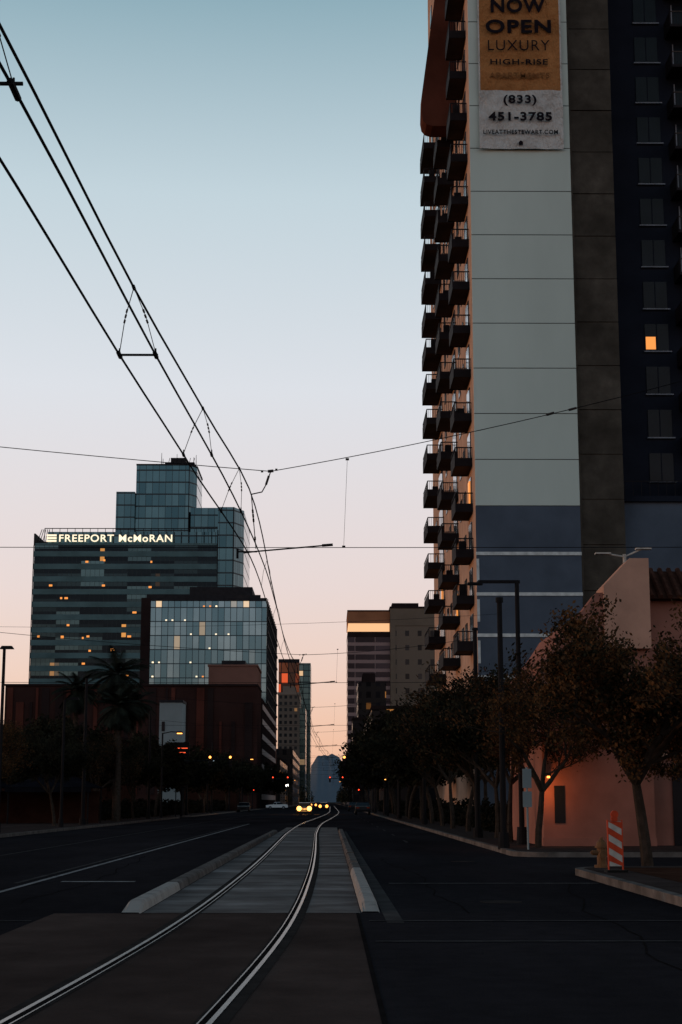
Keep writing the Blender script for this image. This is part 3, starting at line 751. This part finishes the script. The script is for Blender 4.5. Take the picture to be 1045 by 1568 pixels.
# ---------------------------------------------------------------- poles and lamps
g = MB(); g.cyl((5.22, 48, .1), (5.22, 48, 7.6), .1, .08, 'dark_steel', 10); g.cyl((5.22, 48, .1), (5.22, 48, .6), .19, .16, 'dark_steel', 10)
g.cyl((5.22, 48, 7.55), (5.22, 48, 7.7), .12, .12, 'dark_steel', 10); g.box(5.02, 5.42, 47.9, 48.1, 4.3, 4.42, 'dark_steel'); g.build('utility_pole')
g = MB(); g.cyl((6.25, 52, .1), (6.25, 52, 8.8), .09, .075, 'dark_steel', 10); g.box(4.95, 6.35, 51.95, 52.05, 8.7, 8.8, 'dark_steel'); g.box(4.6, 5.1, 51.88, 52.12, 8.64, 8.72, 'dark_steel')
g.cyl((6.25, 52, .1), (6.25, 52, .7), .2, .16, 'dark_steel', 10); g.cyl((6.25, 52, 5.1), (6.25, 52, 5.3), .12, .12, 'dark_steel', 10); g.build('street_lamp')
g = MB(); g.cyl((5.75, 46.4, .14), (5.75, 46.4, 2.5), .03, .03, 'white_wall', 8); g.box(5.62, 5.88, 46.34, 46.37, 1.9, 2.45, 'white_wall'); g.box(5.62, 5.88, 46.34, 46.37, 1.35, 1.8, 'white_wall'); g.build('parking_sign')
def lamp(x, y, h, arm, lit=None, r=.07):
    g = MB(); g.cyl((x, y, .1), (x, y, h), r*1.3, r, 'dark_steel', 8); g.cyl((x, y, .1), (x, y, .6), r*2.2, r*2, 'dark_steel', 8)
    g.tube([(x, y, h-.05), (x+arm*.5, y, h+.1), (x+arm, y, h+.08)], r*.6, 'dark_steel', 6)
    e = x+arm; g.prism([(e-.32, y-.14, h), (e+.32, y-.14, h), (e+.22, y-.14, h+.14), (e-.22, y-.14, h+.14)], (0, .28, 0), 'dark_steel')
    if lit: g.box(e-.22, e+.22, y-.12, y+.1, h-.08, h-.003, lit)
    g.build('street_lamp')
lamp(-14.95, 72, 8.4, .12); lamp(-14.8, 88, 7.1, .5)
lamp(-14.8, 140, 7.5, 1.5, 'lamp_amber'); lamp(5.8, 165, 8.6, -1.6); lamp(5.8, 215, 8.6, -1.6, 'lamp_amber'); lamp(5.8, 135, 8.3, -1.4); lamp(5.8, 290, 8.6, -2, 'lamp_amber'); lamp(5.8, 380, 8.8, -2, 'lamp_amber')
lamp(-14.8, 260, 8.4, 2, 'lamp_amber'); lamp(-14.8, 340, 8.4, 2); lamp(5.8, 470, 9, -2, 'lamp_amber'); lamp(5.8, 600, 9, -2, 'lamp_amber'); lamp(-14.4, 450, 9, 2, 'lamp_amber'); lamp(-14.4, 560, 9, 2, 'lamp_amber')
g = MB(); g.cyl((11.6, 61, 0), (11.6, 61, 11.1), .09, .07, 'white_paint', 8)
for e in (-.85, .75): g.tube([(11.6, 61, 11.0), (11.6+e, 61, 11.25+.12*e)], .035, 'white_paint', 6); g.box(11.6+e-.3, 11.6+e+.3, 60.85, 61.15, 11.2+.12*e, 11.26+.12*e, 'white_paint')
g.build('street_lamp')
g = MB(); g.cyl((-13.6, 500, .1), (-13.6, 500, 6.3), .12, .1, 'dark_steel', 8); g.ball((-13.6, 500, 6.9), .75, 'lamp_white', 12); g.build('globe_street_lamp')

def signal(x, y, h, reach, mt='signal_red'):
    s_ = 1 if reach > 0 else -1
    g = MB(); g.cyl((x, y, .1), (x, y, h), .12, .1, 'dark_steel', 8); g.cyl((x, y, h-.2), (x+reach, y, h+.1), .08, .05, 'dark_steel', 8)
    for t in (.55, .95, 0):
        xx = x+reach*t; zz = h-.1 if t else 3.4
        if t == 0: xx += .25*s_
        g.box(xx-.17, xx+.17, y-.15, y+.1, zz-.55, zz+.55, 'dark_steel')
        for k, mm in ((.35, mt), (0, 'insulator'), (-.35, 'insulator')):
            g.cyl((xx, y-.15, zz+k), (xx, y-.19, zz+k), .12, .12, mm, 10)
            g.prism([(xx-.14, y-.16, zz+k+.13), (xx+.14, y-.16, zz+k+.13), (xx+.14, y-.4, zz+k+.11), (xx-.14, y-.4, zz+k+.11)], (0, 0, .015), 'dark_steel')
    g.build('traffic_signal')
signal(5.7, 157, 5.6, -4.5, 'lamp_amber'); signal(-14.6, 157, 5.6, 5, 'lamp_amber'); signal(5.7, 300, 5.8, -6); signal(-14.6, 300, 5.8, 7)

g = MB(); g.cyl((-15.2, 165, .1), (-15.2, 165, 6.5), .1, .1, 'dark_steel', 8); g.box(-16.6, -14.6, 164.8, 165, 6.2, 7.6, 'dark_steel'); g.box(-16.4, -14.8, 164.75, 164.8, 6.95, 7.03, 'neon_red'); g.box(-16.1, -15.0, 164.75, 164.8, 6.5, 6.58, 'neon_red'); g.build('neon_shop_sign')
g = MB(); g.cyl((-14.6, 190, .1), (-14.6, 190, 6), .1, .1, 'dark_steel', 8); g.box(-15.8, -13.4, 189.8, 190, 6.0, 6.9, 'dark_steel'); g.box(-15.7, -13.5, 189.75, 189.8, 6.1, 6.5, 'sign_white_lit'); g.build('lit_shop_sign')
g = MB(); g.cyl((-14.5, 150, .1), (-14.5, 150, 4), .05, .05, 'dark_steel', 6); g.box(-14.8, -14.2, 149.9, 149.95, 3.2, 3.9, 'white_wall'); g.build('traffic_sign')

# ---------------------------------------------------------------- vehicles
def car(name, x, y, rz, paint, lights=None):
    g = MB()
    low = [(-2.25, .35), (-2.25, .68), (-2.1, .82), (-1.2, .95), (1.5, 1.02), (2.15, .98), (2.25, .6), (2.2, .35)]
    g.prism([(p[0], -.88, p[1]) for p in low], (0, 1.76, 0), paint)
    a = [(-1.15, .96), (-.55, 1.38), (.7, 1.42), (1.45, 1.04)]
    for s_ in (-1, 1): g.poly([(p[0], s_*(.86 if p[1] < 1.2 else .68), p[1]) for p in (a if s_ < 0 else a[::-1])], 'window_dark')
    for i in range(3):
        p, q = a[i], a[i+1]; wp = .86 if p[1] < 1.2 else .68; wq = .86 if q[1] < 1.2 else .68
        g.poly([(p[0], -wp, p[1]), (q[0], -wq, q[1]), (q[0], wq, q[1]), (p[0], wp, p[1])], paint if i == 1 else 'window_dark')
    for s_ in (-1, 1):
        for px in (-.1,): g.cyl((px, s_*.86, .98), (px, s_*.69, 1.4), .035, .035, paint, 5)
        g.cyl((-.55, s_*.69, 1.4), (.7, s_*.69, 1.43), .04, .04, paint, 5)
    for wx in (-1.4, 1.35):
        for s_ in (-1, 1): g.cyl((wx, s_*.7, .33), (wx, s_*.91, .33), .33, .33, 'tyre', 16); g.cyl((wx, s_*.91, .33), (wx, s_*.92, .33), .19, .19, 'sill', 12)
    for s_ in (-1, 1):
        if lights: g.ball((-2.24, s_*.62, .7), .3, lights, 12)
        g.box(2.2, 2.27, s_*.6-.15, s_*.6+.15, .75, .88, 'orange_paint')
        g.box(-.75, -.6, s_*.95-.08, s_*.95+.08, .95, 1.07, paint)
    g.box(-2.28, -2.24, -.4, .4, .42, .6, 'tyre')
    o = g.build(name); o.location = (x, y, .01); o.rotation_euler = (0, 0, rz)
car('white_car', -11.0, 330, 0.1, 'car_white')
car('oncoming_car', -3.1, 195, math.pi/2, 'car_dark', 'headlight')
car('oncoming_car', -1.2, 300, math.pi/2, 'car_dark', 'headlight_far')
car('oncoming_car', -4.4, 430, math.pi/2, 'car_dark', 'headlight_far')
car('parked_car', -12.9, 240, math.pi/2, 'car_dark'); car('parked_car', 3.9, 190, -math.pi/2, 'car_dark'); car('parked_car', 3.9, 260, -math.pi/2, 'car_dark')
plight('headlight_glow', (-3.1, 191.8, .8), (1, .45, .12), 900, .3)

# ---------------------------------------------------------------- hydrant and barricade
g = MB(); X, Y = 5.72, 33.7
g.cyl((X, Y, .14), (X, Y, .2), .16, .16, 'hydrant_paint', 14); g.cyl((X, Y, .2), (X, Y, .55), .1, .1, 'hydrant_paint', 14); g.cyl((X, Y, .55), (X, Y, .59), .14, .14, 'hydrant_paint', 14)
g.ball((X, Y, .6), .115, 'hydrant_paint', 12, 1.1); g.cyl((X, Y, .7), (X, Y, .77), .035, .03, 'hydrant_paint', 6)
g.cyl((X-.2, Y, .45), (X+.2, Y, .45), .055, .055, 'hydrant_paint', 10); g.cyl((X, Y, .42), (X, Y-.2, .42), .075, .075, 'hydrant_paint', 10)
g.cyl((X-.23, Y, .45), (X-.19, Y, .45), .035, .035, 'hydrant_paint', 6); g.build('fire_hydrant')
g = MB(); X, Y = 5.62, 31.5; w = .13
g.box(X-w, X+w, Y-.02, Y+.02, .26, 1.12, 'white_paint')
for k in range(4):
    z = .2+k*.26; pts = [(X-w, z+.16), (X+w, z-.0), (X+w, z+.13), (X-w, z+.29)]
    pts = [(p[0], min(1.12, max(.26, p[1]))) for p in pts]
    g.prism([(p[0], Y-.024, p[1]) for p in pts], (0, .002, 0), 'orange_paint')
g.box(X-w-.02, X-w, Y-.03, Y+.05, .14, 1.15, 'orange_paint'); g.box(X+w, X+w+.02, Y-.03, Y+.05, .14, 1.15, 'orange_paint')
g.box(X-.2, X+.2, Y-.2, Y+.2, .145, .19, 'tyre'); g.box(X-.07, X+.05, Y-.05, Y+.05, 1.12, 1.2, 'orange_paint'); g.cyl((X, Y-.04, 1.26), (X, Y+.04, 1.26), .075, .075, 'orange_paint', 12)
ob = g.build('barricade_panel')

# ---------------------------------------------------------------- world and sun
w = bpy.data.worlds.new('World'); scene.world = w; w.use_nodes = True; nt = w.node_tree
bg = nt.nodes['Background']
sky = nt.nodes.new('ShaderNodeTexSky'); sky.sky_type = 'NISHITA'; sky.sun_disc = False
sky.sun_elevation = math.radians(3.4); sky.sun_rotation = math.radians(277)
bg.inputs['Strength'].default_value = .055
nt.links.new(sky.outputs[0], bg.inputs['Color'])
tc = nt.nodes.new('ShaderNodeTexCoord'); sp = nt.nodes.new('ShaderNodeSeparateXYZ'); nt.links.new(tc.outputs['Generated'], sp.inputs[0])
rp = nt.nodes.new('ShaderNodeValToRGB'); nt.links.new(sp.outputs[2], rp.inputs[0])
stops = [(0, (.76, .38, .25)), (.0316, (.8, .47, .36)), (.08, (.78, .55, .5)), (.134, (.75, .61, .61)), (.257, (.69, .7, .75)), (.373, (.52, .62, .675)), (.48, (.245, .385, .45)), (.7, (.05, .115, .17)), (1, (.02, .045, .08))]
el = rp.color_ramp.elements
el[0].position = 0; el[0].color = (*stops[0][1], 1); el[1].position = 1; el[1].color = (*stops[-1][1], 1)
for p, c in stops[1:-1]: e = el.new(p); e.color = (*c, 1)
bg2 = nt.nodes.new('ShaderNodeBackground'); nt.links.new(rp.outputs[0], bg2.inputs['Color']); bg2.inputs['Strength'].default_value = .97
ad = nt.nodes.new('ShaderNodeAddShader'); nt.links.new(bg.outputs[0], ad.inputs[0]); nt.links.new(bg2.outputs[0], ad.inputs[1])
nt.links.new(ad.outputs[0], nt.nodes['World Output'].inputs['Surface'])
sl = bpy.data.lights.new('sun', 'SUN'); sl.energy = .55; sl.angle = math.radians(.6); sl.color = (1, .45, .22)
so = bpy.data.objects.new('sun', sl); scene.collection.objects.link(so)
so.rotation_euler = Vector((-1, .12, .06)).to_track_quat('Z', 'Y').to_euler()

# ---------------------------------------------------------------- camera
cam = bpy.data.cameras.new('camera'); co = bpy.data.objects.new('camera', cam); scene.collection.objects.link(co)
co.location = (0, 0, 1.5); co.rotation_euler = (math.radians(90+10.48), 0, math.radians(-.4))
cam.sensor_fit = 'VERTICAL'; cam.sensor_height = 36; cam.lens = 2400/1568*36
cam.clip_end = 20000; cam.clip_start = .1
scene.camera = co
scene.view_settings.view_transform = 'Standard'; scene.view_settings.look = 'None'; scene.view_settings.exposure = 0
